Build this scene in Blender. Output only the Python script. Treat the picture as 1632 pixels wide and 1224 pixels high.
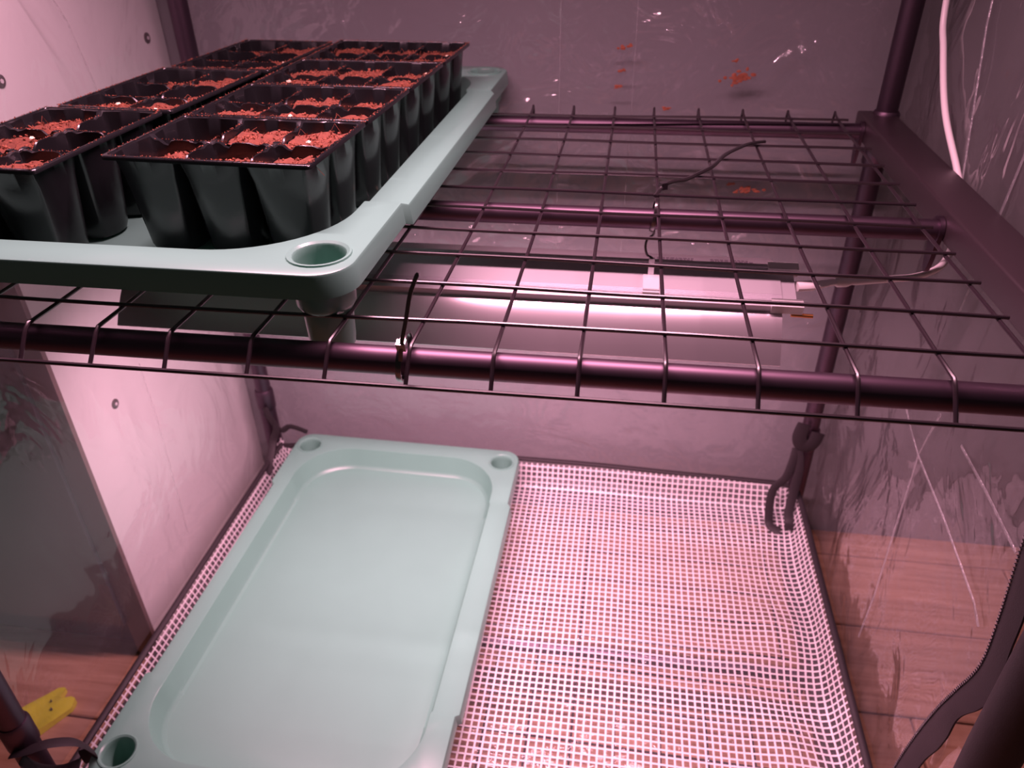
import bpy, bmesh, math, random
from mathutils import Vector, Matrix, noise
PI = math.pi
random.seed(7)
C = bpy.context.scene.collection
for o in list(bpy.data.objects): bpy.data.objects.remove(o)

# ------------------------------------------------------------ camera, world, lights, exposure
SC = bpy.context.scene
cam = bpy.data.cameras.new('camera'); camo = bpy.data.objects.new('camera', cam); C.objects.link(camo)
F, YAW, PIT, ROLL = 1234.49, -0.150254, 0.570775, -0.014622
f = Vector((math.sin(YAW)*math.cos(PIT), math.cos(YAW)*math.cos(PIT), -math.sin(PIT)))
r = Vector((math.cos(YAW), -math.sin(YAW), 0)); u = r.cross(f)
r2 = math.cos(ROLL)*r+math.sin(ROLL)*u; u2 = -math.sin(ROLL)*r+math.cos(ROLL)*u
M = Matrix((r2, u2, -f)).transposed().to_4x4(); M.translation = Vector((-0.031645, -0.857592, 0.225447))
camo.matrix_world = M
cam.sensor_width = 36; cam.lens = F/1632*36; cam.clip_start = 0.01
cam.dof.use_dof = True; cam.dof.focus_distance = 0.53; cam.dof.aperture_fstop = 10
SC.camera = camo
w = bpy.data.worlds.new('world'); SC.world = w; w.use_nodes = True
bg = w.node_tree.nodes['Background']; bg.inputs[0].default_value = (0.9, 0.78, 0.8, 1); bg.inputs[1].default_value = 0.025
GROW = (1.0, 0.47, 0.62)
def strip_light(name, loc, sx, sy, power, rot=(0, 0, 0), spread=180):
    l = bpy.data.lights.new(name, 'AREA'); l.shape = 'RECTANGLE'; l.size = sx; l.size_y = sy
    l.energy = power; l.color = GROW; l.spread = math.radians(spread)
    o = bpy.data.objects.new(name, l); C.objects.link(o); o.location = loc; o.rotation_euler = rot; return o
FIX_X0, FIX_X1 = -0.492, 0.108
LOW = (-0.192, -0.222, -0.0765)       # centre of the lower grow light
TOP = (-0.192, -0.285, 0.46)         # centre of the upper grow light (above the frame)
strip_light('lower_lamp_light', (LOW[0], LOW[1]+0.005, LOW[2]-0.013), 0.56, 0.024, 5.6, (0.20, 0, 0), 145)
strip_light('upper_lamp_light', (TOP[0], TOP[1]-0.005, TOP[2]-0.013), 0.56, 0.024, 10.2, (-0.45, 0, 0))
vs = SC.view_settings
SC.display_settings.display_device = 'sRGB'
vs.view_transform = 'Standard'; vs.look = 'None'; vs.gamma = 1; vs.use_curve_mapping = False
vs.exposure = 0.0

# ------------------------------------------------------------ materials
def nt(m): return m.node_tree.nodes, m.node_tree.links
def pbr(name, col, rough=0.5, metal=0.0, bump=0, bscale=50, var=0, vscale=20, spec=0.5, coat=0, stretch=None):
    m = bpy.data.materials.new(name); m.use_nodes = True; N, L = nt(m); b = N['Principled BSDF']
    b.inputs['Base Color'].default_value = (*col, 1); b.inputs['Roughness'].default_value = rough
    b.inputs['Metallic'].default_value = metal; b.inputs['Specular IOR Level'].default_value = spec
    b.inputs['Coat Weight'].default_value = coat; b.inputs['Coat Roughness'].default_value = 0.28
    if bump or var:
        tc = N.new('ShaderNodeTexCoord'); src = tc.outputs['Object']
        if stretch:
            mp = N.new('ShaderNodeMapping'); mp.inputs['Scale'].default_value = stretch
            L.new(src, mp.inputs['Vector']); src = mp.outputs['Vector']
    if var:
        n = N.new('ShaderNodeTexNoise'); n.inputs['Scale'].default_value = vscale; n.inputs['Detail'].default_value = 6
        L.new(src, n.inputs['Vector'])
        mx = N.new('ShaderNodeMix'); mx.data_type = 'RGBA'
        mx.inputs[6].default_value = (*[c*(1-var) for c in col], 1); mx.inputs[7].default_value = (*[min(1, c*(1+var)) for c in col], 1)
        L.new(n.outputs['Fac'], mx.inputs[0]); L.new(mx.outputs[2], b.inputs['Base Color'])
    if bump:
        n2 = N.new('ShaderNodeTexNoise'); n2.inputs['Scale'].default_value = bscale; n2.inputs['Detail'].default_value = 4
        L.new(src, n2.inputs['Vector'])
        bp = N.new('ShaderNodeBump'); bp.inputs['Strength'].default_value = bump; bp.inputs['Distance'].default_value = 0.002
        L.new(n2.outputs['Fac'], bp.inputs['Height']); L.new(bp.outputs[0], b.inputs['Normal'])
    return m
def film(name, haze=0.05, bscale=14, bdist=0.006, rough=0.06, gain=1.5, tint=0.95, stretch=(1, 1, 1), hcol=(0.8, 0.8, 0.82)):
    m = bpy.data.materials.new(name); m.use_nodes = True; N, L = nt(m); N.remove(N['Principled BSDF'])
    out = N['Material Output']; tc = N.new('ShaderNodeTexCoord')
    mp = N.new('ShaderNodeMapping'); mp.inputs['Scale'].default_value = stretch; L.new(tc.outputs['Object'], mp.inputs['Vector'])
    n = N.new('ShaderNodeTexNoise'); n.inputs['Scale'].default_value = bscale; n.inputs['Detail'].default_value = 3; n.inputs['Distortion'].default_value = 1.2
    L.new(mp.outputs[0], n.inputs['Vector'])
    bp = N.new('ShaderNodeBump'); bp.inputs['Strength'].default_value = 1; bp.inputs['Distance'].default_value = bdist
    L.new(n.outputs['Fac'], bp.inputs['Height'])
    tr = N.new('ShaderNodeBsdfTransparent'); tr.inputs[0].default_value = (tint, tint, tint, 1)
    gl = N.new('ShaderNodeBsdfGlossy'); gl.inputs['Roughness'].default_value = rough; L.new(bp.outputs[0], gl.inputs['Normal'])
    df = N.new('ShaderNodeBsdfDiffuse'); df.inputs[0].default_value = (*hcol, 1)
    ge = N.new('ShaderNodeNewGeometry'); dp = N.new('ShaderNodeVectorMath'); dp.operation = 'DOT_PRODUCT'
    L.new(ge.outputs['Incoming'], dp.inputs[0]); L.new(bp.outputs[0], dp.inputs[1])
    def mth(op, a, b_=None, clamp=False):
        q = N.new('ShaderNodeMath'); q.operation = op; q.use_clamp = clamp
        if hasattr(a, 'links'): L.new(a, q.inputs[0])
        else: q.inputs[0].default_value = a
        if b_ is not None:
            if hasattr(b_, 'links'): L.new(b_, q.inputs[1])
            else: q.inputs[1].default_value = b_
        return q.outputs[0]
    ab = mth('ABSOLUTE', dp.outputs['Value']); om = mth('SUBTRACT', 1.0, ab, True); p5 = mth('POWER', om, 4.5)
    mu = N.new('ShaderNodeMath'); mu.operation = 'MULTIPLY_ADD'; mu.inputs[1].default_value = 0.85*gain*.6; mu.inputs[2].default_value = 0.045*gain; mu.use_clamp = True; L.new(p5, mu.inputs[0])
    hz = N.new('ShaderNodeMixShader'); hz.inputs[0].default_value = haze; L.new(tr.outputs[0], hz.inputs[1]); L.new(df.outputs[0], hz.inputs[2])
    mx = N.new('ShaderNodeMixShader'); L.new(mu.outputs[0], mx.inputs[0]); L.new(hz.outputs[0], mx.inputs[1]); L.new(gl.outputs[0], mx.inputs[2])
    L.new(mx.outputs[0], out.inputs['Surface'])
    return m
M_FRAME = pbr('black_painted_steel', (0.125, 0.085, 0.115), 0.46, metal=1.0)
M_BEAM = pbr('black_powder_coat', (0.028, 0.018, 0.022), 0.42, spec=.7, bump=0.015, bscale=1200)
M_WIRE = pbr('black_coated_wire', (0.02, 0.013, 0.017), 0.3, spec=.8)
M_MINT = pbr('mint_plastic', (0.165, 0.375, 0.29), 0.3, bump=0.05, bscale=30, var=0.05, vscale=15)
M_BLACKP = pbr('black_tray_plastic', (0.009, 0.010, 0.011), 0.22, bump=0.15, bscale=60)
M_SOIL = pbr('coir_soil', (0.15, 0.042, 0.022), 0.95, bump=0.5, bscale=500, var=0.6, vscale=300)
M_CRUMB = pbr('coir_crumb', (0.24, 0.07, 0.036), 0.9, var=0.7, vscale=150)
M_SMUDGE = pbr('dried_soil_smudge', (0.36, 0.11, 0.06), 0.9, var=0.4, vscale=200)
M_PERL = pbr('perlite', (0.85, 0.7, 0.5), 0.6, bump=0.4, bscale=400)
M_ALU = pbr('aluminium', (0.75, 0.72, 0.76), 0.34, metal=0.6)
M_ALUW = pbr('white_aluminium_reflector', (0.66, 0.61, 0.64), 0.30, metal=0.8)
M_WHITE = pbr('white_plastic', (0.85, 0.82, 0.82), 0.4)
M_CABLE = pbr('white_cable', (0.85, 0.80, 0.80), 0.35)
M_LABEL = pbr('grey_label', (0.5, 0.46, 0.5), 0.5)
M_INK = pbr('label_ink', (0.1, 0.08, 0.1), 0.6)
M_LED = pbr('led_diffuser', (0.9, 0.85, 0.88), 0.4)
M_CABW = pbr('white_cabinet_panel', (0.80, 0.82, 0.80), 0.45, var=0.03, vscale=4)
M_CABD = pbr('dark_cabinet_front', (0.030, 0.034, 0.037), 0.35, var=0.2, vscale=5)
M_TRIM = pbr('brown_edge_trim', (0.16, 0.11, 0.10), 0.5)
M_SCREW = pbr('dark_screw', (0.12, 0.10, 0.10), 0.35, metal=0.6)
M_WALL = pbr('grey_wall_paint', (0.255, 0.257, 0.272), 0.75, bump=0.1, bscale=120, var=0.06, vscale=3)
M_BIND = pbr('black_woven_binding', (0.018, 0.013, 0.016), 0.65, bump=0.12, bscale=900)
M_THREAD = pbr('white_reinforcing_thread', (0.76, 0.72, 0.74), 0.45)
M_YEL = pbr('yellow_wrapper', (0.80, 0.86, 0.04), 0.35, bump=0.4, bscale=30)
M_ZIP = pbr('black_zip_tie', (0.02, 0.016, 0.018), 0.18, spec=1.0, coat=1.0)
M_CLIP = pbr('bright_steel_clip', (0.92, 0.90, 0.92), 0.25, metal=0.25)
M_COPPER = pbr('brass_pin', (0.8, 0.35, 0.12), 0.35, metal=1)
M_FILM = film('clear_pvc_film', haze=0.045, stretch=(1, 1, 1), bdist=0.016, bscale=14)
M_FILMR = film('clear_pvc_film_side', haze=0.058, bscale=9, bdist=0.010, stretch=(1, 1, 0.7), gain=1.7)
M_MATF = film('clear_mat_film', haze=0.06, bscale=40, bdist=0.003, rough=0.12, gain=1.0)
M_CREASE = film('creased_pvc', haze=0.14, bscale=150, bdist=0.003, rough=0.2, gain=1.8)
def wood():
    m = pbr('oak_laminate', (0.42, 0.22, 0.14), 0.45); N, L = nt(m); b = N['Principled BSDF']
    tc = N.new('ShaderNodeTexCoord'); mp = N.new('ShaderNodeMapping'); mp.inputs['Scale'].default_value = (3, 40, 3)
    oi = N.new('ShaderNodeObjectInfo'); ad = N.new('ShaderNodeVectorMath'); ad.operation = 'ADD'
    L.new(tc.outputs['Object'], mp.inputs[0]); L.new(mp.outputs[0], ad.inputs[0])
    sc = N.new('ShaderNodeVectorMath'); sc.operation = 'SCALE'; sc.inputs[3].default_value = 30
    L.new(oi.outputs['Random'], sc.inputs[0]); L.new(sc.outputs[0], ad.inputs[1])
    n = N.new('ShaderNodeTexNoise'); n.inputs['Scale'].default_value = 2.2; n.inputs['Detail'].default_value = 8; n.inputs['Distortion'].default_value = 0.6
    L.new(ad.outputs[0], n.inputs['Vector'])
    cr = N.new('ShaderNodeValToRGB'); cr.color_ramp.elements[0].position = 0.3; cr.color_ramp.elements[0].color = (0.40, 0.21, 0.12, 1)
    cr.color_ramp.elements[1].position = 0.7; cr.color_ramp.elements[1].color = (0.62, 0.38, 0.25, 1)
    L.new(n.outputs['Fac'], cr.inputs[0]); L.new(cr.outputs[0], b.inputs['Base Color'])
    return m
M_WOOD = wood()

# ------------------------------------------------------------ mesh helpers
class MB:
    def __init__(s): s.v = []; s.f = []
    def add(s, vs, fs):
        k = len(s.v); s.v += [tuple(v) for v in vs]; s.f += [tuple(i+k for i in g) for g in fs]; return s
    def box(s, lo, hi, rot=None, bev=0):
        x0, y0, z0 = lo; x1, y1, z1 = hi; c = Vector(((x0+x1)/2, (y0+y1)/2, (z0+z1)/2))
        V = [Vector((x, y, z)) for x in (x0, x1) for y in (y0, y1) for z in (z0, z1)]
        if rot: V = [c+rot@(v-c) for v in V]
        return s.add(V, [(0, 1, 3, 2), (4, 6, 7, 5), (0, 4, 5, 1), (2, 3, 7, 6), (0, 2, 6, 4), (1, 5, 7, 3)])
    def tube(s, path, rad, n=10, caps=True, flat=1.0, up=None):
        P = [Vector(p) for p in path]; R = rad if isinstance(rad, (list, tuple)) else [rad]*len(P)
        T = []
        for i in range(len(P)):
            a = P[max(i-1, 0)]; b = P[min(i+1, len(P)-1)]; T.append((b-a).normalized())
        ref = Vector(up) if up else (Vector((0, 0, 1)) if abs(T[0].z) < 0.9 else Vector((0, 1, 0)))
        nrm = (ref-T[0]*ref.dot(T[0])).normalized(); rings = []
        for i, p in enumerate(P):
            nrm = (nrm-T[i]*nrm.dot(T[i])).normalized(); bn = T[i].cross(nrm)
            rings.append([p+(nrm*math.cos(2*PI*k/n)*flat+bn*math.sin(2*PI*k/n))*R[i] for k in range(n)])
        V = [v for g in rings for v in g]; Fs = []
        for i in range(len(P)-1):
            for k in range(n):
                Fs.append((i*n+k, i*n+(k+1) % n, (i+1)*n+(k+1) % n, (i+1)*n+k))
        if caps: Fs.append(tuple(range(n-1, -1, -1))); Fs.append(tuple((len(P)-1)*n+k for k in range(n)))
        return s.add(V, Fs)
    def loft(s, rings, closed=True, cap0=False, cap1=False):
        n = len(rings[0]); V = [v for g in rings for v in g]; Fs = []
        for i in range(len(rings)-1):
            for k in range(n if closed else n-1):
                Fs.append((i*n+k, i*n+(k+1) % n, (i+1)*n+(k+1) % n, (i+1)*n+k))
        if cap0: Fs.append(tuple(range(n-1, -1, -1)))
        if cap1: Fs.append(tuple((len(rings)-1)*n+k for k in range(n)))
        return s.add(V, Fs)
    def blob(s, c, rx, ry, rz, j=0.25, sub=0, rng=random):
        t = (1+5**.5)/2
        V = [(-1, t, 0), (1, t, 0), (-1, -t, 0), (1, -t, 0), (0, -1, t), (0, 1, t), (0, -1, -t), (0, 1, -t), (t, 0, -1), (t, 0, 1), (-t, 0, -1), (-t, 0, 1)]
        Fs = [(0, 11, 5), (0, 5, 1), (0, 1, 7), (0, 7, 10), (0, 10, 11), (1, 5, 9), (5, 11, 4), (11, 10, 2), (10, 7, 6), (7, 1, 8), (3, 9, 4), (3, 4, 2), (3, 2, 6), (3, 6, 8), (3, 8, 9), (4, 9, 5), (2, 4, 11), (6, 2, 10), (8, 6, 7), (9, 8, 1)]
        return s.add([(c[0]+v[0]*rx*.53*(1+rng.uniform(-j, j)), c[1]+v[1]*ry*.53*(1+rng.uniform(-j, j)), c[2]+v[2]*rz*.53*(1+rng.uniform(-j, j))) for v in V], Fs)
    def tetra(s, c, r, rng=random):
        q = [Vector((rng.uniform(-1, 1), rng.uniform(-1, 1), rng.uniform(-1, 1))).normalized()*r for _ in range(3)]
        a, b, d = q; e = -(a+b+d)*.8
        return s.add([Vector(c)+a, Vector(c)+b, Vector(c)+d, Vector(c)+e], [(0, 1, 2), (0, 3, 1), (1, 3, 2), (2, 3, 0)])
    def build(s, name, mat, parent=None, smooth=35, fix=True):
        me = bpy.data.meshes.new(name); me.from_pydata(s.v, [], s.f)
        if fix:
            bm = bmesh.new(); bm.from_mesh(me); bmesh.ops.recalc_face_normals(bm, faces=bm.faces); bm.to_mesh(me); bm.free()
        me.materials.append(mat)
        if smooth:
            me.polygons.foreach_set('use_smooth', [True]*len(me.polygons)); me.set_sharp_from_angle(angle=math.radians(smooth))
        me.update()
        o = bpy.data.objects.new(name, me); C.objects.link(o)
        if parent: o.parent = parent
        return o
def thing(name, label, cat, loc=(0, 0, 0), rot=(0, 0, 0), group=None):
    o = bpy.data.objects.new(name, None); C.objects.link(o); o.location = loc; o.rotation_euler = rot; o.empty_display_size = .02
    o['label'] = label; o['category'] = cat
    if group: o['group'] = group
    return o
def tag(o, label, cat, group=None, kind=None):
    o['label'] = label; o['category'] = cat
    if group: o['group'] = group
    if kind: o['kind'] = kind
    return o
def struct(o): o['kind'] = 'structure'; return o
def copy_tree(o, parent=None):
    c = o.copy(); C.objects.link(c); c.parent = parent
    for ch in list(o.children): copy_tree(ch, c)
    return c
def spline(pts, n=8):
    P = [Vector(p) for p in pts]; out = []
    for i in range(len(P)-1):
        a = P[max(i-1, 0)]; b = P[i]; c = P[i+1]; d = P[min(i+2, len(P)-1)]
        for k in range(n):
            t = k/n; out.append(.5*((2*b)+(c-a)*t+(2*a-5*b+4*c-d)*t*t+(3*b-a-3*c+d)*t**3))
    return out+[P[-1]]

# ------------------------------------------------------------ setting
FZ = -0.66          # room floor
WY = 0.135          # grey wall behind
struct(MB().box((-2.0, WY, FZ-0.02), (2.6, WY+0.1, 1.6)).build('wall_back', M_WALL))
fl = bpy.data.objects.new('floor', None); C.objects.link(fl); struct(fl); fl.location = (0, 0, FZ)
sub = MB().box((-2.0, -1.6, -0.02), (2.6, WY, -0.009)).build('subfloor', M_TRIM, fl)
pw, plen = 0.14, 0.95
plank_me = None
row = 0; y = -1.6
while y < WY-0.01:
    off = (row*0.37) % plen; x = -2.0-off
    y1 = min(y+pw, WY)
    while x < 2.6:
        xa, xb = max(x, -2.0), min(x+plen, 2.6)
        if xb-xa > 0.05:
            L_, W_ = xb-xa-0.003, y1-y-0.003
            b = MB(); e = .0015
            ring = lambda dx, z: [(-L_/2+dx, -W_/2+dx, z), (L_/2-dx, -W_/2+dx, z), (L_/2-dx, W_/2-dx, z), (-L_/2+dx, W_/2-dx, z)]
            b.loft([ring(0, -.009), ring(0, -e), ring(e, 0)], cap0=True, cap1=True)
            o = b.build('plank', M_WOOD, fl, smooth=0); o.location = ((xa+xb)/2, (y+y1)/2, random.uniform(-.0004, .0004))
        x += plen
    y += pw; row += 1

# ------------------------------------------------------------ greenhouse frame
PXL, PXR, PYB, PYF = -0.5655, 0.2535, 0.085, -0.490
BZ = -0.571         # bottom shelf level below the upper one
def rise(y): return max(0.0, 0.02*(y+0.25))
fr = thing('steel_rack', 'black tubular steel rack whose posts and rails carry the wire shelf', 'rack', (-0.15, -0.2, FZ))
def P(x, y, z): return (x+0.15, y+0.2, z-FZ)
for (x, y) in ((PXL, PYB), (PXR, PYB), (PXL, PYF), (PXR, PYF)):
    b = MB(); top = 0.62
    path = [P(x, y, FZ), P(x, y, FZ+.004), P(x, y, -0.45), P(x, y, -0.449), P(x, y, top)]
    b.tube(path, [.0125, .0125, .0125, .0115, .0115], 20)
    pt = b.build('post', M_FRAME, fr)
    MB().tube([P(x, y, FZ), P(x, y, FZ+.012)], .0145, 18).build('foot_cap', M_BIND, pt)
    MB().tube([P(x, y, -0.462), P(x, y, -0.458), P(x, y, -.43), P(x, y, -.426)], [.0125, .0142, .0142, .0125], 20).build('collar', M_FRAME, pt)
def rails(dz, ys):
    for (y, zc) in ys:
        b = MB().tube([P(-0.5385, y, zc+dz), P(0.2225, y, zc+dz)], .0088, 24)
        rr = b.build('rail', M_FRAME, fr)
        for x in (-0.5385, 0.2235):       # flattened hanging hook plates at the ends of a rail
            pts = []
            for k in range(20):
                a = 2*PI*k/20; hy = .0115*math.sin(a); hz = .0115*math.cos(a)
                if hz < 0: hz = hz*3.2
                if hz < -.01: hy *= .75
                pts.append((y+hy, zc+dz+hz))
            MB().loft([[P(x-.0022, q[0], q[1]) for q in pts], [P(x-.0015, q[0]*1.0, q[1]) for q in pts], [P(x+.0015, q[0], q[1]) for q in pts]], cap0=True, cap1=True).build('end_hook', M_FRAME, rr)
rails(0, [(-0.4718, -0.0138), (-0.217, -0.0138), (0.060, -0.0075)])
rails(BZ, [(-0.4718, -0.0138), (-0.217, -0.0138), (0.060, -0.0075)])
def beam(x0, x1, dz, zc):
    # folded steel side beam: rounded-edge rectangular tube running front to back
    hz = .0125; e = .0022; cx = (x0+x1)/2; hx = (x1-x0)/2
    prof = []
    for (sx, sz) in ((1, 1), (-1, 1), (-1, -1), (1, -1)):
        for a in range(4):
            t = PI/2*a/3; base = {(1, 1): 0, (-1, 1): PI/2, (-1, -1): PI, (1, -1): 1.5*PI}[(sx, sz)]
            prof.append((cx+sx*(hx-e)+e*math.cos(base+t), sz*(hz-e)+e*math.sin(base+t)))
    rings = []
    for y in (-0.512, -0.25, 0.096):
        rings.append([P(px, y, pz+zc+rise(y)*.4+dz) for px, pz in prof])
    return MB().loft(rings, cap0=True, cap1=True)
for dz in (0, BZ):
    for (x0, x1) in ((0.2255, 0.2635), (-0.5755, -0.5375)):
        bo = beam(x0, x1, dz, -0.0085 if dz == 0 else -0.0185).build('side_beam', M_BEAM, fr)
        cx = (x0+x1)/2
        for y in (PYB, PYF):
            zz = -0.0085+dz+rise(y)*.4
            MB().tube([P(PXL if cx < 0 else PXR, y, zz-.045), P(PXL if cx < 0 else PXR, y, zz-.042), P(PXL if cx < 0 else PXR, y, zz+.013), P(PXL if cx < 0 else PXR, y, zz+.016)], [.0125, .0145, .0145, .0125], 20).build('socket', M_FRAME, bo)

# ------------------------------------------------------------ wire shelves
WR = 0.00135
# x of each front-to-back wire at y=0 and y=-0.45 (hand-welded mesh, slightly uneven)
COLS = [(-0.542, -0.542), (-0.493, -0.493), (-0.4425, -0.4435), (-0.3935, -0.3947), (-0.3465, -0.3481), (-0.2975, -0.2995), (-0.2445, -0.2468), (-0.194, -0.1985),
        (-0.1435, -0.149), (-0.0957, -0.0990), (-0.0480, -0.0498), (-0.0028, -0.0017), (0.0472, 0.0490), (0.0967, 0.1009), (0.1461, 0.1510), (0.1967, 0.2008)]
ROWS = [(0.0386, 0.0500), (-0.001, -0.003), (-0.0525, -0.055), (-0.102, -0.105), (-0.152, -0.156), (-0.1999, -0.2057), (-0.2469, -0.2517), (-0.2965, -0.3036), (-0.3455, -0.3529), (-0.3937, -0.4011), (-0.4449, -0.4497)]
def wire_shelf(name, label, zoff, lip=True):
    t = thing(name, label, 'shelf', (-0.17, -0.2, zoff), group=None)
    Q = lambda x, y, z: (x+0.17, y+0.2, z)
    for i, (xb, xf) in enumerate(COLS):
        rise = (lambda y: max(0.0, 0.02*(y+0.25))) if lip else (lambda y: 0.0)
        X = lambda y: xf+(xb-xf)*(y+.45)/.45
        pts = [(X(.079), .079, -.014), (X(.0775), .0775, -.004+.0062), (X(.074), .074, .0035+.0062), (X(.068), .068, .0005+rise(.068))]
        if not lip: pts = []
        for y in (.045, .02, 0, -.05, -.1, -.15, -.2, -.25, -.3, -.35, -.4, -.45): pts.append((X(y), y, -.0010+rise(y)))
        fy = -.4755-random.uniform(0, .0025)
        pts += [(X(fy), fy, -.0006), (X(fy-.0035), fy-.0035, -.0028), (X(fy-.006), fy-.006, -.0055), (X(fy-.0165), -.4935, -.0185)]
        MB().tube([Q(*p) for p in pts], WR, 8).build('wire', M_WIRE, t)
    for i, (yl, yr) in enumerate(ROWS):
        rise = (lambda y: max(0.0, 0.02*(y+0.25))) if lip else (lambda y: 0.0)
        Y = lambda x: yl+(yr-yl)*(x+.2)/.4
        pts = []
        for k in range(17):
            x = -.545+k*(.2055+.545)/16; yy = Y(x)-(.006 if i > 8 else 0)*(i-8)/2*max(0, min(1, (-.12-x)/.12)); pts.append((x, yy, .0015+rise(Y(x))+.0004*math.sin(x*23+i*2)))
        MB().tube([Q(*p) for p in pts], WR, 8).build('wire', M_WIRE, t)
    MB().tube([Q(-.545, -.4947, -.0175), Q(-.2, -.4945, -.0172), Q(.206, -.4947, -.0175)], WR, 8).build('wire', M_WIRE, t)
    if lip: MB().tube([Q(-.545, .0803, -.0125), Q(.206, .0803, -.0125)], WR, 8).build('wire', M_WIRE, t)
    return t
wire_shelf('wire_shelf', 'black wire grid shelf holding the seed tray above the grow light', 0)
wire_shelf('wire_shelf', 'black wire grid shelf under the white mesh floor mat', BZ, False)

# ------------------------------------------------------------ mesh floor mat
MZ = -0.5665
XL, XR, YB, YF = -0.534, 0.231, 0.060, -0.515     # flat part
mat = thing('floor_mat', 'clear plastic floor mat with white reinforcing grid and black bound rim', 'mat', (-0.15, -0.2, MZ))
HT = 0.040
def bend1(s, edge, out):      # s = length past the flat edge -> (horizontal, vertical)
    # quarter-round crease, then a nearly upright flap that leans outwards
    r_ = .012; arc = r_*1.15
    if s <= 0: return s, 0.0
    if s < arc: a = s/r_; return r_*math.sin(a), r_*(1-math.cos(a))
    a = 1.15; h = r_*math.sin(a); v = r_*(1-math.cos(a)); q = s-arc
    return h+q*math.cos(a), v+q*math.sin(a)
def S(u_, v_):
    x, y, z = u_, v_, 0.0
    if u_ > XR: h, vv = bend1(u_-XR, 0, 1); x = XR+h; z += vv
    if u_ < XL: h, vv = bend1(XL-u_, 0, 1); x = XL-h; z += vv
    if v_ > YB: h, vv = bend1(v_-YB, 0, 1); y = YB+h; z += vv
    if u_ > XR and v_ > YB or u_ < XL and v_ > YB: z *= .78
    # soft waves; one long ridge crossing the mat and puckers beside the right rim
    inn = max(0, min(1, (XR-u_)/.05, (u_-XL)/.05, (YB-v_)/.05))
    n = noise.noise(Vector((u_*9, v_*9, 1.3)))
    z += .0022*(n+.5)*inn
    z += .005*math.exp(-((v_+.205+.03*(u_))/.012)**2)*(.25+.75*max(0, min(1, (u_+.2)/.4)))*max(.3, inn)
    z += .0045*math.exp(-((u_-.19)/.03)**2)*math.sin((v_+.05)*40)*(1 if v_ < -.12 else .25)
    x += .004*math.exp(-((u_-.215)/.03)**2)*math.sin(v_*28)
    y += .003*noise.noise(Vector((u_*6, v_*3, 7)))
    return Vector((x, y, max(z, -.0015)))
EU, EV = .043, .045
def Lc(p): return (p[0]+.15, p[1]+.2, p[2])
def grid(nu, nv, u0, u1, v0, v1, dz=0):
    V = []; Fs = []
    for j in range(nv+1):
        for i in range(nu+1):
            p = S(u0+(u1-u0)*i/nu, v0+(v1-v0)*j/nv); V.append(Lc((p.x, p.y, p.z+dz)))
    for j in range(nv):
        for i in range(nu): a = j*(nu+1)+i; Fs.append((a, a+1, a+nu+2, a+nu+1))
    return MB().add(V, Fs)
U0, U1, V0, V1 = XL-EU, XR+EU, YF, YB+EV
mf = grid(110, 84, U0, U1, V0, V1).build('mat_film', M_MATF, mat, fix=False); mf['label'] = 'clear plastic sheet of the mat'
SPC = 0.0083; TW = 0.00108
th = MB()
nu = int((U1-U0)/SPC); nv = int((V1-V0)/SPC)
def ribbon(fn, n, nrm_u):
    V = []; Fs = []
    for k in range(n+1):
        for sgn in (-1, 1):
            p = fn(k/n, sgn); V.append(Lc(p))
    for k in range(n): Fs.append((2*k, 2*k+1, 2*k+3, 2*k+2))
    th.add(V, Fs)
for i in range(nu+1):
    uu = U0+.001+i*SPC+random.uniform(-.0003, .0003)
    ribbon(lambda t, s: S(uu+s*TW, V0+(V1-V0)*t)+Vector((0, 0, .0007)), 90, 1)
for j in range(nv+1):
    vv = V0+.001+j*SPC+random.uniform(-.0003, .0003)
    ribbon(lambda t, s: S(U0+(U1-U0)*t, vv+s*TW)+Vector((0, 0, .0006)), 120, 0)
tho = th.build('grid_thread', M_THREAD, mat, fix=False); tho['kind'] = 'stuff'
tho['label'] = 'white woven reinforcing grid'
edge = [S(U0, V0+(V1-V0)*k/30) for k in range(28)]+[S(U0+.012, V1-.01)]+[S(U0+.03+(U1-U0-.06)*k/40, V1)+Vector((0, .010*math.sin(PI*k/40), 0)) for k in range(41)]+[S(U1-.012, V1-.01)]+[S(U1, V1+(V0-V1)*k/30) for k in range(3, 31)]
MB().tube([Lc(p) for p in edge], .0042, 10, flat=.75).build('rim_binding', M_BIND, mat)

# ------------------------------------------------------------ clear cover
cov = thing('greenhouse_cover', 'clear plastic greenhouse cover around the black frame', 'cover', (-0.15, -0.2, FZ))
CXL, CXR, CYB = -0.585, 0.272, 0.117
def sheet(p0, du, dv, nu, nv, amp, sc, seed, name, mat_, stretch=(1, 1, 1)):
    nrm = Vector(du).cross(Vector(dv)).normalized(); V = []; Fs = []
    for j in range(nv+1):
        for i in range(nu+1):
            p = Vector(p0)+Vector(du)*i/nu+Vector(dv)*j/nv
            q = Vector((p.x*stretch[0], p.y*stretch[1], p.z*stretch[2]))*sc+Vector((seed, seed*2, 0))
            d = noise.noise(q)*.7+noise.noise(q*2.3+Vector((5, 1, 2)))*.3
            V.append(P(*(p+nrm*d*amp)))
    for j in range(nv):
        for i in range(nu): a = j*(nu+1)+i; Fs.append((a, a+1, a+nu+2, a+nu+1))
    return MB().add(V, Fs).build(name, mat_, cov, smooth=180, fix=False)
CB, CT = -0.56, 0.62
sheet((CXL, CYB, CB), (CXR-CXL, 0, 0), (0, 0, CT-CB), 100, 120, .0035, 9, 3, 'back_panel', M_FILM, (1, 1, .8))
sheet((CXR, CYB, CB), (0, -.63, 0), (0, 0, CT-CB), 90, 150, .007, 11, 11, 'side_panel', M_FILMR, (1, 1.3, .7))
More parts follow.
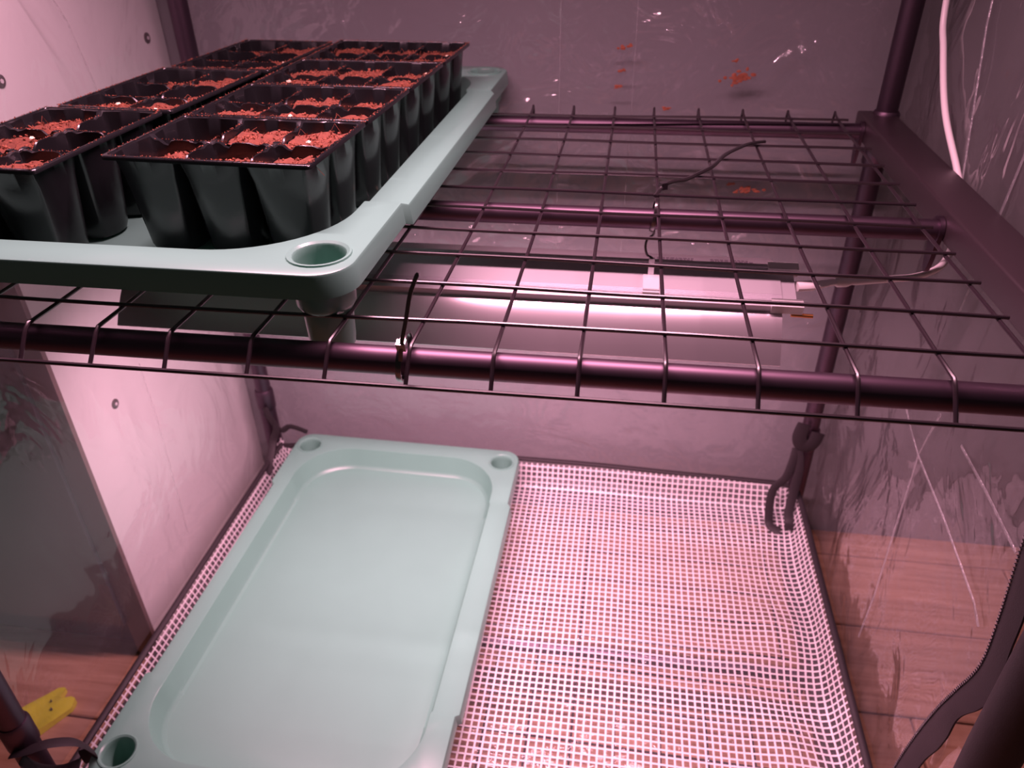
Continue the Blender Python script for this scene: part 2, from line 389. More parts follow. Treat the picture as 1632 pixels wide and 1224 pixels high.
sheet((CXL, CYB, CB), (0, -.63, 0), (0, 0, CT-CB), 90, 150, .005, 10, 23, 'side_panel', M_FILMR, (1, 1.3, .8))
sheet((CXL, CYB, CT), (CXR-CXL, 0, 0), (0, -.63, 0), 40, 30, .004, 6, 31, 'top_panel', M_FILM)
# folds pressed into the film
def crease(pts, wd=.0016, axis='x'):
    MB().tube([P(*p) for p in pts], wd, 5, flat=.5, up=(1, 0, 0) if axis == 'x' else (0, 1, 0)).build('fold_crease', M_CREASE, cov)
xr = CXR-.004
for c_ in ([(-.150, -.224), (-.182, -.235), (-.2144, -.2431), (-.218, -.33), (-.2228, -.4264), (-.22, -.50)],
           [(-.2297, -.1843), (-.222, -.21), (-.2144, -.2431), (-.30, -.25), (-.3835, -.2614), (-.40, -.27)],
           [(-.2817, -.1809), (-.34, -.182), (-.4032, -.1864)],
           [(-.02, .62), (-.05, .3), (-.08, .12), (-.125, 0)], [(-.20, .62), (-.21, .2), (-.22, .05), (-.2, -.1)]):
    crease([(xr, a, b) for a, b in c_])
for c_ in ([(-.19, .30), (-.10, .12), (-.085, .06), (-.08, -.1)], [(-.15, -.24), (-.15, -.33), (-.16, -.5)], [(-.30, .4), (-.25, .1), (-.24, -.05)]):
    crease([(CXL+.004, a, b) for a, b in c_], .0009)
for x_ in (-.117, -.03):
    crease([(x_, CYB-.003, .6), (x_+.001, CYB-.003, 0), (x_, CYB-.003, -.3)], .0004, 'y')
# zip band with teeth on the right side, near the front
zb = [(xr-.004, -.395, .10), (xr-.004, -.412, -.10), (xr-.004, -.4141, -.1635), (xr-.003, -.424, -.23), (xr-.003, -.4285, -.2809), (xr-.006, -.420, -.325), (xr-.007, -.4106, -.3615), (xr-.004, -.395, -.42), (xr-.004, -.385, -.4903), (xr-.004, -.384, -.55)]
zs = spline([P(*p) for p in zb], 10)
V = []; Fs = []
for i, p in enumerate(zs):
    t = (zs[min(i+1, len(zs)-1)]-zs[max(i-1, 0)]).normalized(); a = Vector((0, -1, 0)); a = (a-t*a.dot(t)).normalized()
    w_ = .021+.003*math.sin(i*.33)+.004*max(0, math.sin(i*.17+2))
    V += [p+Vector((-.001, 0, 0)), p+a*w_*.5+Vector((-.003, 0, 0)), p+a*w_+Vector((-.0005, 0, 0)), p+a*w_+Vector((.001, 0, 0)), p+Vector((.001, 0, 0))]
for i in range(len(zs)-1):
    for k in range(5): Fs.append((i*5+k, i*5+(k+1) % 5, (i+1)*5+(k+1) % 5, (i+1)*5+k))
zo = MB().add(V, Fs).build('zip_band', M_BIND, cov); zo['label'] = 'black zip band'
tm = MB(); d = 0; last = zs[0]
fine = spline([P(*p) for p in zb], 60)
acc = 0
for a, b in zip(fine, fine[1:]):
    acc += (b-a).length
    if acc > .0028: acc = 0; tm.box((b.x-.0022, b.y-.0002, b.z-.0007), (b.x+.0002, b.y+.0022, b.z+.0007))
to = tm.build('zip_teeth', M_ZIP, zo, smooth=0); to['kind'] = 'stuff'
# cloth sleeves on the front posts, hem of the front edges
MB().tube([P(PXR+.002, PYF-.001, z+.0) for z in (FZ+.03, -.5, -.4, -.3, -.2, -.1, -.045)], [.0178, .0182, .0160, .0175, .0172, .0165, .016], 16).build('post_sleeve', M_BIND, cov)
# ties
def strap(path, wd=.006, up=(0, 1, 0)):
    MB().tube([P(*p) for p in spline(path, 6)], wd, 8, flat=.18, up=up).build('tie_strap', M_BIND, cov)
y0 = .058
strap([(.2365, .068, -.452), (.232, .058, -.475), (.226, .052, -.495), (.2105, .045, -.515), (.2095, .030, -.555), (.2135, .020, -.5615), (.224, .014, -.5618)], .0062)
strap([(.238, .068, -.452), (.243, .058, -.48), (.241, .050, -.515), (.237, .036, -.545), (.2385, .026, -.556), (.236, .014, -.557)], .0068)
strap([(.240, .069, -.41), (.236, .066, -.43), (.243, .066, -.445), (.256, .067, -.442), (.262, .071, -.425)], .010, (0, 1, 0))
strap([(PXL+.005, .068, -.45), (PXL+.013, .066, -.47), (PXL+.024, .068, -.492), (PXL+.04, .070, -.484), (PXL+.066, .072, -.494)], .005)
strap([(PXL+.005, .068, -.46), (PXL+.018, .066, -.485), (PXL+.010, .062, -.51), (PXL+.010, .04, -.53), (PXL+.016, .018, -.54)], .006)
strap([(PXL+.0, -.504, -.455), (PXL+.016, -.500, -.452), (PXL+.030, -.492, -.452), (PXL+.045, -.482, -.462), (PXL+.050, -.476, -.480), (PXL+.045, -.47, -.50), (PXL+.03, -.47, -.51)], .008, (0, .3, 1))
strap([(PXL+.008, -.506, -.46), (PXL+.02, -.505, -.475), (PXL+.035, -.498, -.485), (PXL+.05, -.49, -.483)], .007, (0, .3, 1))
# soil smudges dried on the back film
for (x, z, s) in ((.0905, .036, 1.0), (-.0405, .068, .35), (.120, -.095, .75), (-.043, .042, .2), (-.046, .025, .22), (.013, .001, .25), (.085, .055, .15), (.10, -.088, .2)):
    b = MB()
    for k in range(int(5+26*s)):
        a = random.gauss(0, .009)*s; h = random.gauss(0, .0035)*s+a*.15
        b.blob(P(x+a, CYB-.0045-random.uniform(0, .0006), z+h), random.uniform(.0013, .0042)*(.6+s*.5), .0008, random.uniform(.001, .0024)*(.6+s*.5))
    so = b.build('soil_smudge', M_SMUDGE, cov); so['label'] = 'orange brown soil stuck to the film'; so['kind'] = 'stuff'

# ------------------------------------------------------------ mint trays
HW, HL = .1515, .258          # hole centres
OX, OY = .1745, .286          # outer half size
IX, IY = .1500, .260          # inner half size
YS = .168
def arc(cx, cy, r_, a0, a1, n): return [(cx+r_*math.cos(a0+(a1-a0)*k/n), cy+r_*math.sin(a0+(a1-a0)*k/n)) for k in range(n+1)]
def tray():
    t = thing('seedling_tray', '', 'tray')
    ro, ri = .022, .075
    def half(xr_, xl_, hx, hy, rr, n):     # rear U of an outline, from (xr,YS) round to (-xl,YS)
        return arc(hx-rr, hy-rr, rr, 0, PI/2, n)+arc(-hx+rr, hy-rr, rr, PI/2, PI, n)
    outU = [(OX, YS)]+half(0, 0, OX, OY, ro, 10)+[(-OX, YS)]
    inU = [(IX, YS)]+half(0, 0, IX, IY, ri, 14)+[(-IX, YS)]
    bm = bmesh.new()
    HI, LO = .0022, 0.0
    jog = .004; yl = YS-.004
    def end(sy):
        vo = [bm.verts.new((x, sy*y, HI)) for x, y in outU]; vi = [bm.verts.new((x, sy*y, HI)) for x, y in inU]
        eds = [bm.edges.new((a, b)) for a, b in zip(vo, vo[1:])]+[bm.edges.new((a, b)) for a, b in zip(vi, vi[1:])]
        eds += [bm.edges.new((vo[0], vi[0])), bm.edges.new((vo[-1], vi[-1]))]
        for sx in (-1, 1):
            h = [bm.verts.new((sx*HW+.0162*math.cos(2*PI*k/28), sy*HL+.0162*math.sin(2*PI*k/28), HI)) for k in range(28)]
            eds += [bm.edges.new((h[k], h[(k+1) % 28])) for k in range(28)]
            # raised lip round the hole, turning down inside
            prev = h
            for (rr, z) in ((.0162, HI+.0), (.0156, HI-.001), (.0154, HI-.006), (.0140, -.045), (.0125, -.0575), (.001, -.0585)):
                ring = [bm.verts.new((sx*HW+rr*math.cos(2*PI*k/28), sy*HL+rr*math.sin(2*PI*k/28), z)) for k in range(28)]
                for k in range(28): bm.faces.new((prev[k], prev[(k+1) % 28], ring[(k+1) % 28], ring[k]))
                prev = ring
            ra = [(.0195, HI+.0000), (.0192, HI+.0011), (.0180, HI+.0013), (.0163, HI+.0001)]
            pr = None
            for (rr, z) in ra:
                ring = [bm.verts.new((sx*HW+rr*math.cos(2*PI*k/28), sy*HL+rr*math.sin(2*PI*k/28), z)) for k in range(28)]
                if pr:
                    for k in range(28): bm.faces.new((pr[k], pr[(k+1) % 28], ring[(k+1) % 28], ring[k]))
                pr = ring
        bmesh.ops.triangle_fill(bm, use_beauty=True, use_dissolve=False, edges=eds)
        return vo, vi
    voB, viB = end(1); voF, viF = end(-1)
    def strip(sx, vo_b, vi_b, vo_f, vi_f):
        ox = (OX+jog if sx > 0 else -OX+jog); ix = sx*(IX+.0015)
        a = bm.verts.new((ox, yl, LO)); b_ = bm.verts.new((ix, yl, LO)); c = bm.verts.new((ox, -yl, LO)); d_ = bm.verts.new((ix, -yl, LO))
        bm.faces.new((a, b_, d_, c)); bm.faces.new((vo_b, vi_b, b_, a)); bm.faces.new((c, d_, vi_f, vo_f))
        return a, b_, c, d_
    ra, rb, rc, rd = strip(1, voB[0], viB[0], voF[0], viF[0])
    la, lb, lc, ld = strip(-1, voB[-1], viB[-1], voF[-1], viF[-1])
    outer = voB+[la, lc]+voF[::-1]+[rc, ra]; inner = viB+[lb, ld]+viF[::-1]+[rd, rb]
    def offset(loop, dist, dz):
        n = len(loop); out = []
        for k in range(n):
            p = loop[k-1].co; q = loop[(k+1) % n].co; d2 = Vector((q.y-p.y, -(q.x-p.x), 0)).normalized()
            out.append(bm.verts.new(loop[k].co+d2*dist+Vector((0, 0, dz))))
        return out
    def bridge(a, b_):
        n = len(a)
        for k in range(n): bm.faces.new((a[k], a[(k+1) % n], b_[(k+1) % n], b_[k]))
    pv = outer
    for (dd, dz) in ((.0009, -.0005), (.0016, -.0018), (.0030, -.0155), (.0018, -.0158), (.0004, -.0035)):
        nx = offset(outer, dd, dz); bridge(pv, nx); pv = nx
    pv = inner
    for (dd, dz) in ((-.0008, -.0004), (-.0014, -.0016), (-.0060, -.0262), (-.0085, -.0294), (-.0125, -.0306)):
        nx = offset(inner, dd, dz); bridge(pv, nx); pv = nx
    cz = -.0306
    for v in pv: v.co.z = cz+.0
    # floor: two inset steps towards a very slightly dished centre
    cen = [bm.verts.new((v.co.x*.93, v.co.y*.95, cz-.0008)) for v in pv]; bridge(pv, cen)
    bm.faces.new(cen)
    # underside of the basin, one wall thickness below
    pu = None
    for (dd, dz) in ((-.0000, -.0030), (-.0042, -.0270), (-.0075, -.0308), (-.0120, -.0318)):
        nx = offset(inner, dd, dz)
        if pu: bridge(pu, nx)
        pu = nx
    bm.faces.new([v for v in pu])
    bmesh.ops.recalc_face_normals(bm, faces=bm.faces)
    me = bpy.data.meshes.new('basin'); bm.to_mesh(me); bm.free(); me.materials.append(M_MINT)
    me.polygons.foreach_set('use_smooth', [True]*len(me.polygons)); me.set_sharp_from_angle(angle=math.radians(32))
    o = bpy.data.objects.new('basin', me); C.objects.link(o); o.parent = t
    for sx in (-1, 1):
        for sy in (-1, 1):
            b = MB(); prof = [(.0186, -.002), (.0190, -.014), (.0182, -.029), (.0168, -.0315), (.0155, -.033), (.0146, -.055), (.0138, -.0600), (.0125, -.0605)]
            b.loft([[(sx*HW+rr*math.cos(2*PI*k/28), sy*HL+rr*math.sin(2*PI*k/28), z) for k in range(28)] for rr, z in prof], cap1=True)
            b.build('leg', M_MINT, t)
    return t
tr = tray(); tr.location = (-0.368, -0.162, 0.0355); tr.rotation_euler = (0.0077, -0.005, -0.018); tr.scale = (1.045, 1.045, 1)
tr['label'] = 'mint green tray holding the black seed cell packs on the wire shelf'
tr2 = copy_tree(tr); tr2.scale = (1, 1, 1); tr2.location = (-0.3421, -0.208, MZ+.0612); tr2.rotation_euler = (-.002, 0, -0.0176)
tr2['label'] = 'empty mint green tray lying on the white mesh floor mat'

# ------------------------------------------------------------ seed cell packs
PW, PD, PH = .150, .1065, .0735
CWX, CWY = (PW-.006)/3, (PD-.006)/2
def pack_shell():
    """six tapered cells under one lipped rim, wavy low walls between cells"""
    b = MB()
    # rim lip
    def rr(hx, hy, r_, z, n=4): return [(x, y, z) for (cx, cy, a0) in ((hx-r_, hy-r_, 0), (-hx+r_, hy-r_, PI/2), (-hx+r_, -hy+r_, PI), (hx-r_, -hy+r_, 1.5*PI)) for (x, y) in arc(cx, cy, r_, a0, a0+PI/2, n)]
    b.loft([rr(PW/2, PD/2, .004, -.0030), rr(PW/2, PD/2, .004, -.0008), rr(PW/2-.0008, PD/2-.0008, .004, 0), rr(PW/2-.0026, PD/2-.0026, .004, 0), rr(PW/2-.0032, PD/2-.0032, .004, -.0010), rr(PW/2-.0034, PD/2-.0034, .004, -.004)])
    ns = 14
    def wave(t, a_end=1, b_end=1):    # height of the low wall along its length, 0..1
        d0 = -.0035
        return d0-.0044*math.exp(-((t-.26)/.07)**2)-.0018*math.exp(-((t-.76)/.06)**2)
    for i in range(3):
        for j in range(2):
            cx = -PW/2+.003+CWX*(i+.5); cy = -PD/2+.003+CWY*(j+.5); hx, hy = CWX/2, CWY/2
            sides = [((hx, -hy), (hx, hy), i < 2), ((hx, hy), (-hx, hy), j < 1), ((-hx, hy), (-hx, -hy), i > 0), ((-hx, -hy), (hx, -hy), j > 0)]
            pts = []
            for (a, c, inner_) in sides:
                for k in range(ns):
                    t = k/ns; x = a[0]+(c[0]-a[0])*t; y = a[1]+(c[1]-a[1])*t
                    z = wave(t if (c[0]-a[0]+c[1]-a[1]) > 0 else 1-t) if inner_ else -.0006
                    pts.append((x, y, z, inner_))
            # corner vertices shared by an outer side rise to the rim
            V0_ = []
            for q, (x, y, z, inn_) in enumerate(pts):
                if q % ns == 0:
                    prev_inner = sides[(q//ns-1) % 4][2]
                    z = -.0050 if (inn_ and prev_inner) else -.0006
                V0_.append((cx+x, cy+y, z))
            rings = [V0_]
            def ringat(s_, rnd, z, low=True):
                out = []
                for q, (x, y, z0, inn_) in enumerate(pts):
                    # superellipse-like rounding of the corners
                    ux, uy = x/hx, y/hy; mx_ = max(abs(ux), abs(uy)); l = math.hypot(ux, uy)
                    k_ = 1/(1+rnd*(l/mx_-1)) if mx_ else 1
                    zz = min(z, V0_[q][2]-.0004*(1+abs(z)*10))
                    out.append((cx+ux*hx*s_*k_, cy+uy*hy*s_*k_, zz))
                return out
            rings += [ringat(.975, .25, -.0012), ringat(.955, .55, -.016), ringat(.90, .55, -.030), ringat(.80, .55, -.055), ringat(.765, .6, -.067), ringat(.72, .7, -.0717), ringat(.60, .9, -.0728)]
            b.loft(rings, cap1=True)
    me = b.build('cell_shell', M_BLACKP, None, smooth=50)
    return me
shell0 = pack_shell(); shell_mesh = shell0.data; bpy.data.objects.remove(shell0)
def soil(rng, fills):
    b = MB(); cr = MB(); pr = MB()
    for i in range(3):
        for j in range(2):
            cx = -PW/2+.003+CWX*(i+.5); cy = -PD/2+.003+CWY*(j+.5); fz = fills[(i, j)]
            n = 12; sd = rng.uniform(0, 100); V = []; s_ = .95-.0*(-fz)*4
            s_ = .935-.0048*max(0, -fz*1000-16)
            for a in range(n+1):
                for c in range(n+1):
                    ux, uy = 2*a/n-1, 2*c/n-1
                    l = math.hypot(ux, uy); m_ = max(abs(ux), abs(uy), 1e-6); k_ = 1/(1+.5*(l/m_-1)) if l > 0 else 1
                    x, y = ux*CWX/2*s_*k_, uy*CWY/2*s_*k_
                    h = noise.noise(Vector((x*70+sd, y*70, 0)))*.0045+noise.noise(Vector((x*220+sd, y*220, 3)))*.0022+.002*(1-m_)
                    V.append((cx+x, cy+y, min(fz+h, -.0052)))
            b.add(V, [(a*(n+1)+c, (a+1)*(n+1)+c, (a+1)*(n+1)+c+1, a*(n+1)+c+1) for a in range(n) for c in range(n)])
            for _ in range(150):
                ux, uy = rng.uniform(-.97, .97), rng.uniform(-.97, .97)
                a = int((ux+1)/2*n); c = int((uy+1)/2*n); vz = V[a*(n+1)+c][2]
                l = math.hypot(ux, uy); m_ = max(abs(ux), abs(uy)); k_ = 1/(1+.5*(l/m_-1))
                q = (cx+ux*CWX/2*s_*k_*.97, cy+uy*CWY/2*s_*k_*.97, vz+rng.uniform(0, .001))
                if rng.random() < .25: cr.blob(q, rng.uniform(.0007, .0016), rng.uniform(.0007, .0016), rng.uniform(.0006, .0012), .3, rng=rng)
                else: cr.tetra(q, rng.uniform(.0006, .0015), rng)
            for _ in range(4):    # loose fibres
                x, y = cx+rng.uniform(-.4, .4)*CWX, cy+rng.uniform(-.4, .4)*CWY; a = rng.uniform(0, 6.3); l = rng.uniform(.004, .009)
                cr.tube([(x, y, fz+.002), (x+l*.5*math.cos(a), y+l*.5*math.sin(a), fz+.002+l*rng.uniform(.2, .8)), (x+l*math.cos(a), y+l*math.sin(a), fz+.002+l*rng.uniform(-.2, .6))], .00018, 3)
            if rng.random() < .55:
                pr.blob((cx+rng.uniform(-.3, .3)*CWX, cy+rng.uniform(-.3, .3)*CWY, fz+.004), rng.uniform(.0016, .0026), .0018, .0014, .3, rng=rng)
    # crumbs on the rim lip and on the walls between cells
    for _ in range(800):
        if rng.random() < .6:
            if rng.random() < .6: q = (rng.uniform(-PW/2, PW/2), rng.choice((-1, 1))*(PD/2-rng.uniform(.0004, .003)), .0003)
            else: q = (rng.choice((-1, 1))*(PW/2-rng.uniform(.0004, .003)), rng.uniform(-PD/2, PD/2), .0003)
        else:
            if rng.random() < .4: q = (rng.uniform(-PW/2, PW/2)*.95, rng.uniform(-.001, .001), -.0034)
            else: q = (rng.choice((-1, 1))*CWX/2+rng.uniform(-.001, .001), rng.uniform(-PD/2, PD/2)*.95, -.0034)
        cr.tetra(q, rng.uniform(.0002, .0007), rng)
    return b, cr, pr
def cell_pack(label, loc, rot, seed, low=0.3):
    rng = random.Random(seed)
    t = thing('seed_cell_pack', label, 'seed tray', loc, rot, 'black six-cell packs in the mint tray')
    o = bpy.data.objects.new('cell_shell', shell_mesh); C.objects.link(o); o.parent = t
    fills = {(i, j): (-.022 if rng.random() < low*.8 else -.0085-rng.uniform(0, .006)) for i in range(3) for j in range(2)}
    b, cr, pr = soil(rng, fills)
    s1 = b.build('soil', M_SOIL, t, smooth=60); s1['kind'] = 'stuff'
    s2 = cr.build('soil_crumbs', M_CRUMB, t, smooth=0, fix=False); s2['kind'] = 'stuff'
    if pr.v:
        s3 = pr.build('perlite', M_PERL, t); s3['kind'] = 'stuff'; s3['label'] = 'pale perlite granules on the soil'
    return t
def px(y): return -.231+.055*(y+.388)
names_r = ['black six-cell pack at the near right corner of the mint tray', 'black six-cell pack second from the front in the right row',
           'black six-cell pack third from the front in the right row', 'black six-cell pack at the far right end of the mint tray']
for i in range(4):
    yc = -.388+.0535+.1078*i
    cell_pack(names_r[i], (px(yc)-PW/2, yc, .0775+.0134*(yc+.388)), (.0134, 0, -.05), 40+i, (.12, .3, .05, .15)[i])
for lab, (x, y, rz), sd, lw in (('black six-cell pack at the near left front, turned lengthwise in the mint tray', (-.4545, -.3405, -.05), 61, .45),
                     ('black six-cell pack in the middle of the left lengthwise row', (-.4385, -.189, -.08), 62, .55),
                     ('black six-cell pack at the far left end, turned lengthwise', (-.4205, -.0365, -.08), 63, .1)):
    cell_pack(lab, (x, y, .0775+.0134*(y+.388)), (0, -.0134, PI/2+rz), sd, lw)
b = MB(); b.blob((0, 0, 0), .0030, .0024, .0022, .25)
g = b.build('perlite_granule', M_PERL); g.location = (-.2205, -.239, .0085); tag(g, 'single pale perlite granule on the tray floor beside the second cell pack', 'granule')

# ------------------------------------------------------------ grow lights
def fixture(label, loc, tilt):
    t = thing('grow_light', label, 'lamp', loc, (tilt, 0, 0), None)
    x0, x1 = FIX_X0-loc[0], FIX_X1-loc[0]
    def sweep(prof, xa=x0, xb=x1): return MB().loft([[(x, y, z) for y, z in prof] for x in (xa, xb)], closed=True, cap0=True, cap1=True)
    # housing with two low ridges and fine grooves
    top = [(-.0255, .0055), (-.0255, .0118), (-.0215, .0122), (-.0210, .0100)]
    for k in range(6):
        y = -.018+k*.0015; top += [(y, .0100), (y+.0004, .0093), (y+.0009, .0093), (y+.0012, .0100)]
    top += [(.018, .0100), (.0210, .0100), (.0215, .0122), (.0255, .0118), (.0255, .0055), (.0230, -.0065), (-.0230, -.0065)]
    sweep(top).build('housing', M_ALU, t)
    for sy in (-1, 1):
        pr = []; n = 12
        for k in range(n+1):
            q = k/n; y = .0255+.040*q; z = .0045-.0185*q**1.5*1.0-.004*q
            pr.append((sy*y, z))
        under = [(y-sy*.0004, z-.0011) for y, z in pr[::-1]]
        sweep(pr+under).build('reflector_wing', M_ALUW, t)
    sweep([(-.018, -.0066), (.018, -.0066), (.016, -.0100), (-.016, -.0100)], x0+.01, x1-.01).build('light_diffuser', M_LED, t)
    for xe, sx in ((x1, 1), (x0, -1)):
        for sy in (-1, 1):
            a, c = sorted((xe-sx*.010, xe+sx*.016))
            MB().box((a, sy*.0225-.0045, .0048), (c, sy*.0225+.0045, .0136)).build('end_cap', M_WHITE, t, smooth=0)
        a, c = sorted((xe, xe+sx*.012))
        MB().box((a, -.017, -.005), (c, .017, .0085)).build('end_block', M_ALU, t, smooth=0)
    MB().tube([(x1+.008, -.024, .001), (x1+.026, -.024, .0005)], .0018, 10).build('pin', M_COPPER, t)
    # printed label on the rear wing: two blocks of tiny lines
    zl = lambda y: .0045-.0185*((y-.0255)/.040)**1.5-.004*((y-.0255)/.040)+.0003
    for xa, xb, ll in ((-.020, .012, 4), (.028, .062, 4)):
        lb = MB()
        for k in range(ll):
            y = .030+k*.0042; x = x1-.105+xa+.02
            while x < x1-.105+xb+.02:
                wd = random.uniform(.0015, .004); lb.add([(x, y, zl(y)+.0001), (x+wd, y, zl(y)+.0001), (x+wd, y+.0022, zl(y+.0022)+.0001), (x, y+.0022, zl(y+.0022)+.0001)], [(0, 1, 2, 3)]); x += wd+.0009
        q = lb.build('printed_label', M_INK, t, smooth=0, fix=False)
    return t
gl1 = fixture('long aluminium grow light hanging under the wire shelf', LOW, .34)
gl2 = fixture('long aluminium grow light above the seed tray', TOP, -.45)
# clip and hook that hang the lower light
hc = thing('lamp_hanger', 'bright steel clip and wire hook holding the grow light', 'hanger', (-.0035, -.2165, -.06))
H = lambda x, y, z: (x+.0035, y+.2165, z+.06)
def hb(lo, hi): return MB().box(H(*lo), H(*hi))
hb((-.0095, -.2265, -.0665), (.0045, -.1985, -.0645)).build('clip_plate', M_CLIP, hc, smooth=0)
hb((-.0100, -.2485, -.0775), (.0045, -.2455, -.0675)).build('clip_jaw', M_CLIP, hc, smooth=0)
MB().add([H(-.0095, -.2455, -.0695), H(.0045, -.2455, -.0695), H(.0045, -.2265, -.0645), H(-.0095, -.2265, -.0645), H(-.0095, -.2455, -.0710), H(.0045, -.2455, -.0710), H(.0045, -.2265, -.0662), H(-.0095, -.2265, -.0662)], [(0, 1, 2, 3), (7, 6, 5, 4), (0, 3, 7, 4), (1, 5, 6, 2)]).build('clip_arm', M_CLIP, hc, smooth=0)
MB().tube([H(*p) for p in spline([(-.003, -.2165, -.064), (-.001, -.2165, -.057), (-.003, -.2165, -.050), (-.0075, -.2165, -.047), (-.0095, -.2165, -.040), (-.0085, -.2165, -.033), (-.004, -.2165, -.0285), (-.0035, -.2175, -.0238)], 6)], .0011, 8).build('wire_hook', M_ZIP, hc)
hb((-.0055, -.2185, -.0645), (-.0005, -.2145, -.050)).build('swivel', M_CLIP, hc, smooth=0)

# ------------------------------------------------------------ zip ties
def ring_tie(t, O, cx, cy, cz, rx_, rz_, x0, x1):
    pts = []
    for k in range(25):
        a = 2*PI*k/24; pts.append((cx+(x1-x0)*math.sin(a)*.5, cy+rx_*math.cos(a), cz+rz_*math.sin(a)))
    MB().tube([(p[0]-O[0], p[1]-O[1], p[2]-O[2]) for p in pts], .0019, 6, flat=.4, up=(0, 1, 0)).build('loop', M_ZIP, t)
O = (-.154, -.4718, 0)
zt = thing('zip_tie', 'black zip tie with upright tail looped around the front rail', 'zip tie', O)
ring_tie(zt, O, -.1545, -.4735, -.0095, .0145, .0150, -.156, -.153)
Z = lambda p: (p[0]-O[0], p[1]-O[1], p[2]-O[2])
MB().box(Z((-.1540, -.4890, .0030)), Z((-.1485, -.4845, .0085)), Matrix.Rotation(.3, 3, 'X')).build('head', M_ZIP, zt, smooth=0)
MB().tube([Z(p) for p in spline([(-.1525, -.488, -.004), (-.1505, -.4885, .008), (-.1465, -.4885, .024), (-.1427, -.4885, .040), (-.1375, -.4885, .0525)], 6)], [.0014]*24+[.0008], 6, flat=.35, up=(0, 1, 0)).build('tail', M_ZIP, zt)
O = (-.002, -.217, -.0138)
zt = thing('zip_tie', 'black zip tie with long curved tail on the middle rail', 'zip tie', O)
ring_tie(zt, O, -.0045, -.217, -.0105, .0125, .0140, -.006, -.003)
MB().box(Z((-.0010, -.1935, .0035)), Z((.0050, -.1880, .0095)), Matrix.Rotation(.5, 3, 'Z')).build('head', M_ZIP, zt, smooth=0)
MB().tube([Z(p) for p in spline([(-.0045, -.205, .002), (.0015, -.191, .006), (.010, -.182, .0075), (.0215, -.1720, .0065), (.033, -.158, .0075), (.047, -.139, .009), (.0600, -.108, .0105), (.076, -.080, .010), (.0890, -.062, .0095), (.1045, -.050, .0085)], 6)], .0021, 6, flat=.75, up=(0, 0, 1)).build('tail', M_ZIP, zt)

# ------------------------------------------------------------ white cable
cb = thing('power_cable', 'white power cable running down the right side to the grow light', 'cable', (.24, 0, 0))
K = lambda p: (p[0]-.24, p[1], p[2])
cable = spline([(.258, .0500, .55), (.260, .030, .26), (.2600, .0087, .1297), (.2600, -.0179, .0898), (.2600, -.0653, .0432), (.2655, -.1204, .0015), (.2660, -.150, -.025), (.258, -.170, -.045), (.2440, -.196, -.0520), (.2330, -.200, -.0590), (.220, -.2, -.0640), (.2060, -.2, -.0660), (.1800, -.2, -.0700), (.1650, -.2000, -.0710)], 8)
MB().tube([K(p) for p in cable], .0030, 12).build('cord', M_CABLE, cb)
MB().tube([K(p) for p in [(.172, -.2, -.0705), (.168, -.2, -.071), (.160, -.201, -.0712), (.158, -.201, -.0712)]], [.0032, .0046, .0046, .0034], 12).build('strain_relief', M_CABLE, cb)
MB().tube([K(p) for p in spline([(.158, -.201, -.0712), (.148, -.208, -.0700), (.138, -.215, -.0690), (.122, -.219, -.0690)], 5)], [.0040]*5+[.0046]*6+[.0060]*5, 12, flat=.7).build('connector', M_CABLE, cb)

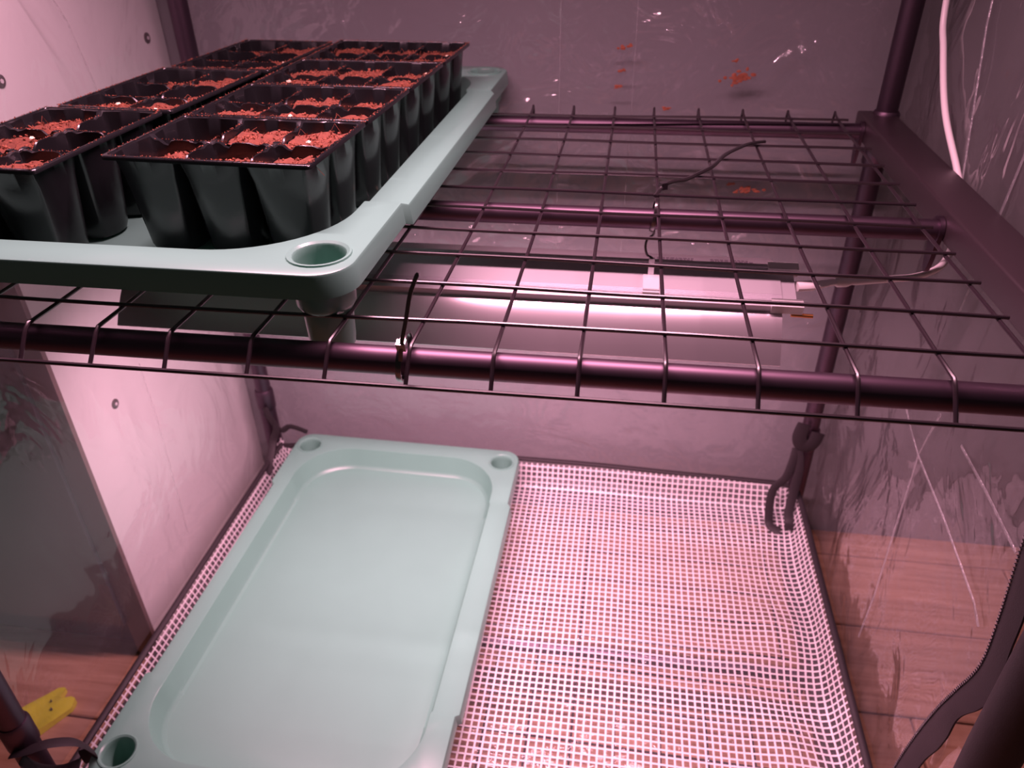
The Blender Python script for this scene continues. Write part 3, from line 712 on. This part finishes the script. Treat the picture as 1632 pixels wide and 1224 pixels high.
# ------------------------------------------------------------ things outside the cover
CX = -.620; CY = -.235
cab = thing('cabinet', 'white cabinet with screws standing outside the left of the cover', 'cabinet', (CX-.3, 0, FZ))
B = lambda x, y, z: (x-(CX-.3), y, z-FZ)
MB().box(B(CX-.018, CY, FZ+.004), B(CX, WY-.004, 1.3)).build('side_board', M_CABW, cab, smooth=0)
MB().box(B(CX-.7, CY, FZ+.004), B(CX-.682, WY-.004, 1.3)).build('side_board', M_CABW, cab, smooth=0)
MB().box(B(CX-.682, CY+.012, FZ+.004), B(CX-.018, WY-.004, FZ+.06)).build('plinth', M_CABD, cab, smooth=0)
dr = MB().box(B(CX-.675, CY-.012, FZ+.065), B(CX-.030, CY+.004, 1.3)).build('door', M_CABD, cab, smooth=0)
MB().box(B(CX-.030, CY-.006, FZ+.004), B(CX+.001, CY, 1.3)).build('edge_trim', M_TRIM, cab, smooth=0)
MB().box(B(CX-.682, CY+.010, 1.28), B(CX-.018, WY-.004, 1.3)).build('top_board', M_CABW, cab, smooth=0)
for (y, z) in ((-.1655, .0770), (.0925, .0755), (-.1630, -.292)):
    s_ = MB().tube([B(CX-.001, y, z), B(CX+.0008, y, z), B(CX+.0016, y, z)], [.0065, .0062, .0048], 20).build('screw', M_SCREW, cab)
    MB().tube([B(CX+.0016, y, z), B(CX+.0022, y, z)], .0022, 6).build('socket', M_CLIP, s_)
# yellow wrapper on the floor left of the cover
b = MB(); n = 10; V = []
for i in range(n+1):
    for j in range(n+1):
        x = (i/n-.5)*.085; y = (j/n-.5)*.11; V.append((x*(1-.15*j/n), y+.01*math.sin(i), .014+.004*math.sin(i*.6+1)*math.sin(j*.4+.5)+.002*noise.noise(Vector((i, j, 0)))))
nn = len(V); V += [(x, y, .001) for x, y, z in V]
Fs = [(i*(n+1)+j, (i+1)*(n+1)+j, (i+1)*(n+1)+j+1, i*(n+1)+j+1) for i in range(n) for j in range(n)]
Fs += [tuple(nn+k for k in g_[::-1]) for g_ in Fs]
for k in range(n):
    for (a, c) in ((k*(n+1), (k+1)*(n+1)), (k*(n+1)+n, (k+1)*(n+1)+n), (k, k+1), (n*(n+1)+k, n*(n+1)+k+1)): Fs.append((a, c, nn+c, nn+a))
yw = thing('yellow_packet', 'crumpled yellow packet on the wooden floor outside the left cover', 'packet', (-.722, -.350, FZ), (0, 0, -.55)); yw.scale = (.6, .62, .7)
MB().add(V, Fs).build('wrapper', M_YEL, yw)
for (x, y, s_) in ((.012, .022, .004), (-.008, .030, .003), (.02, -.02, .004), (-.01, -.03, .003)):
    MB().blob((x, y, .0175), s_, s_*.5, .003).build('printed_mark', M_INK, yw)
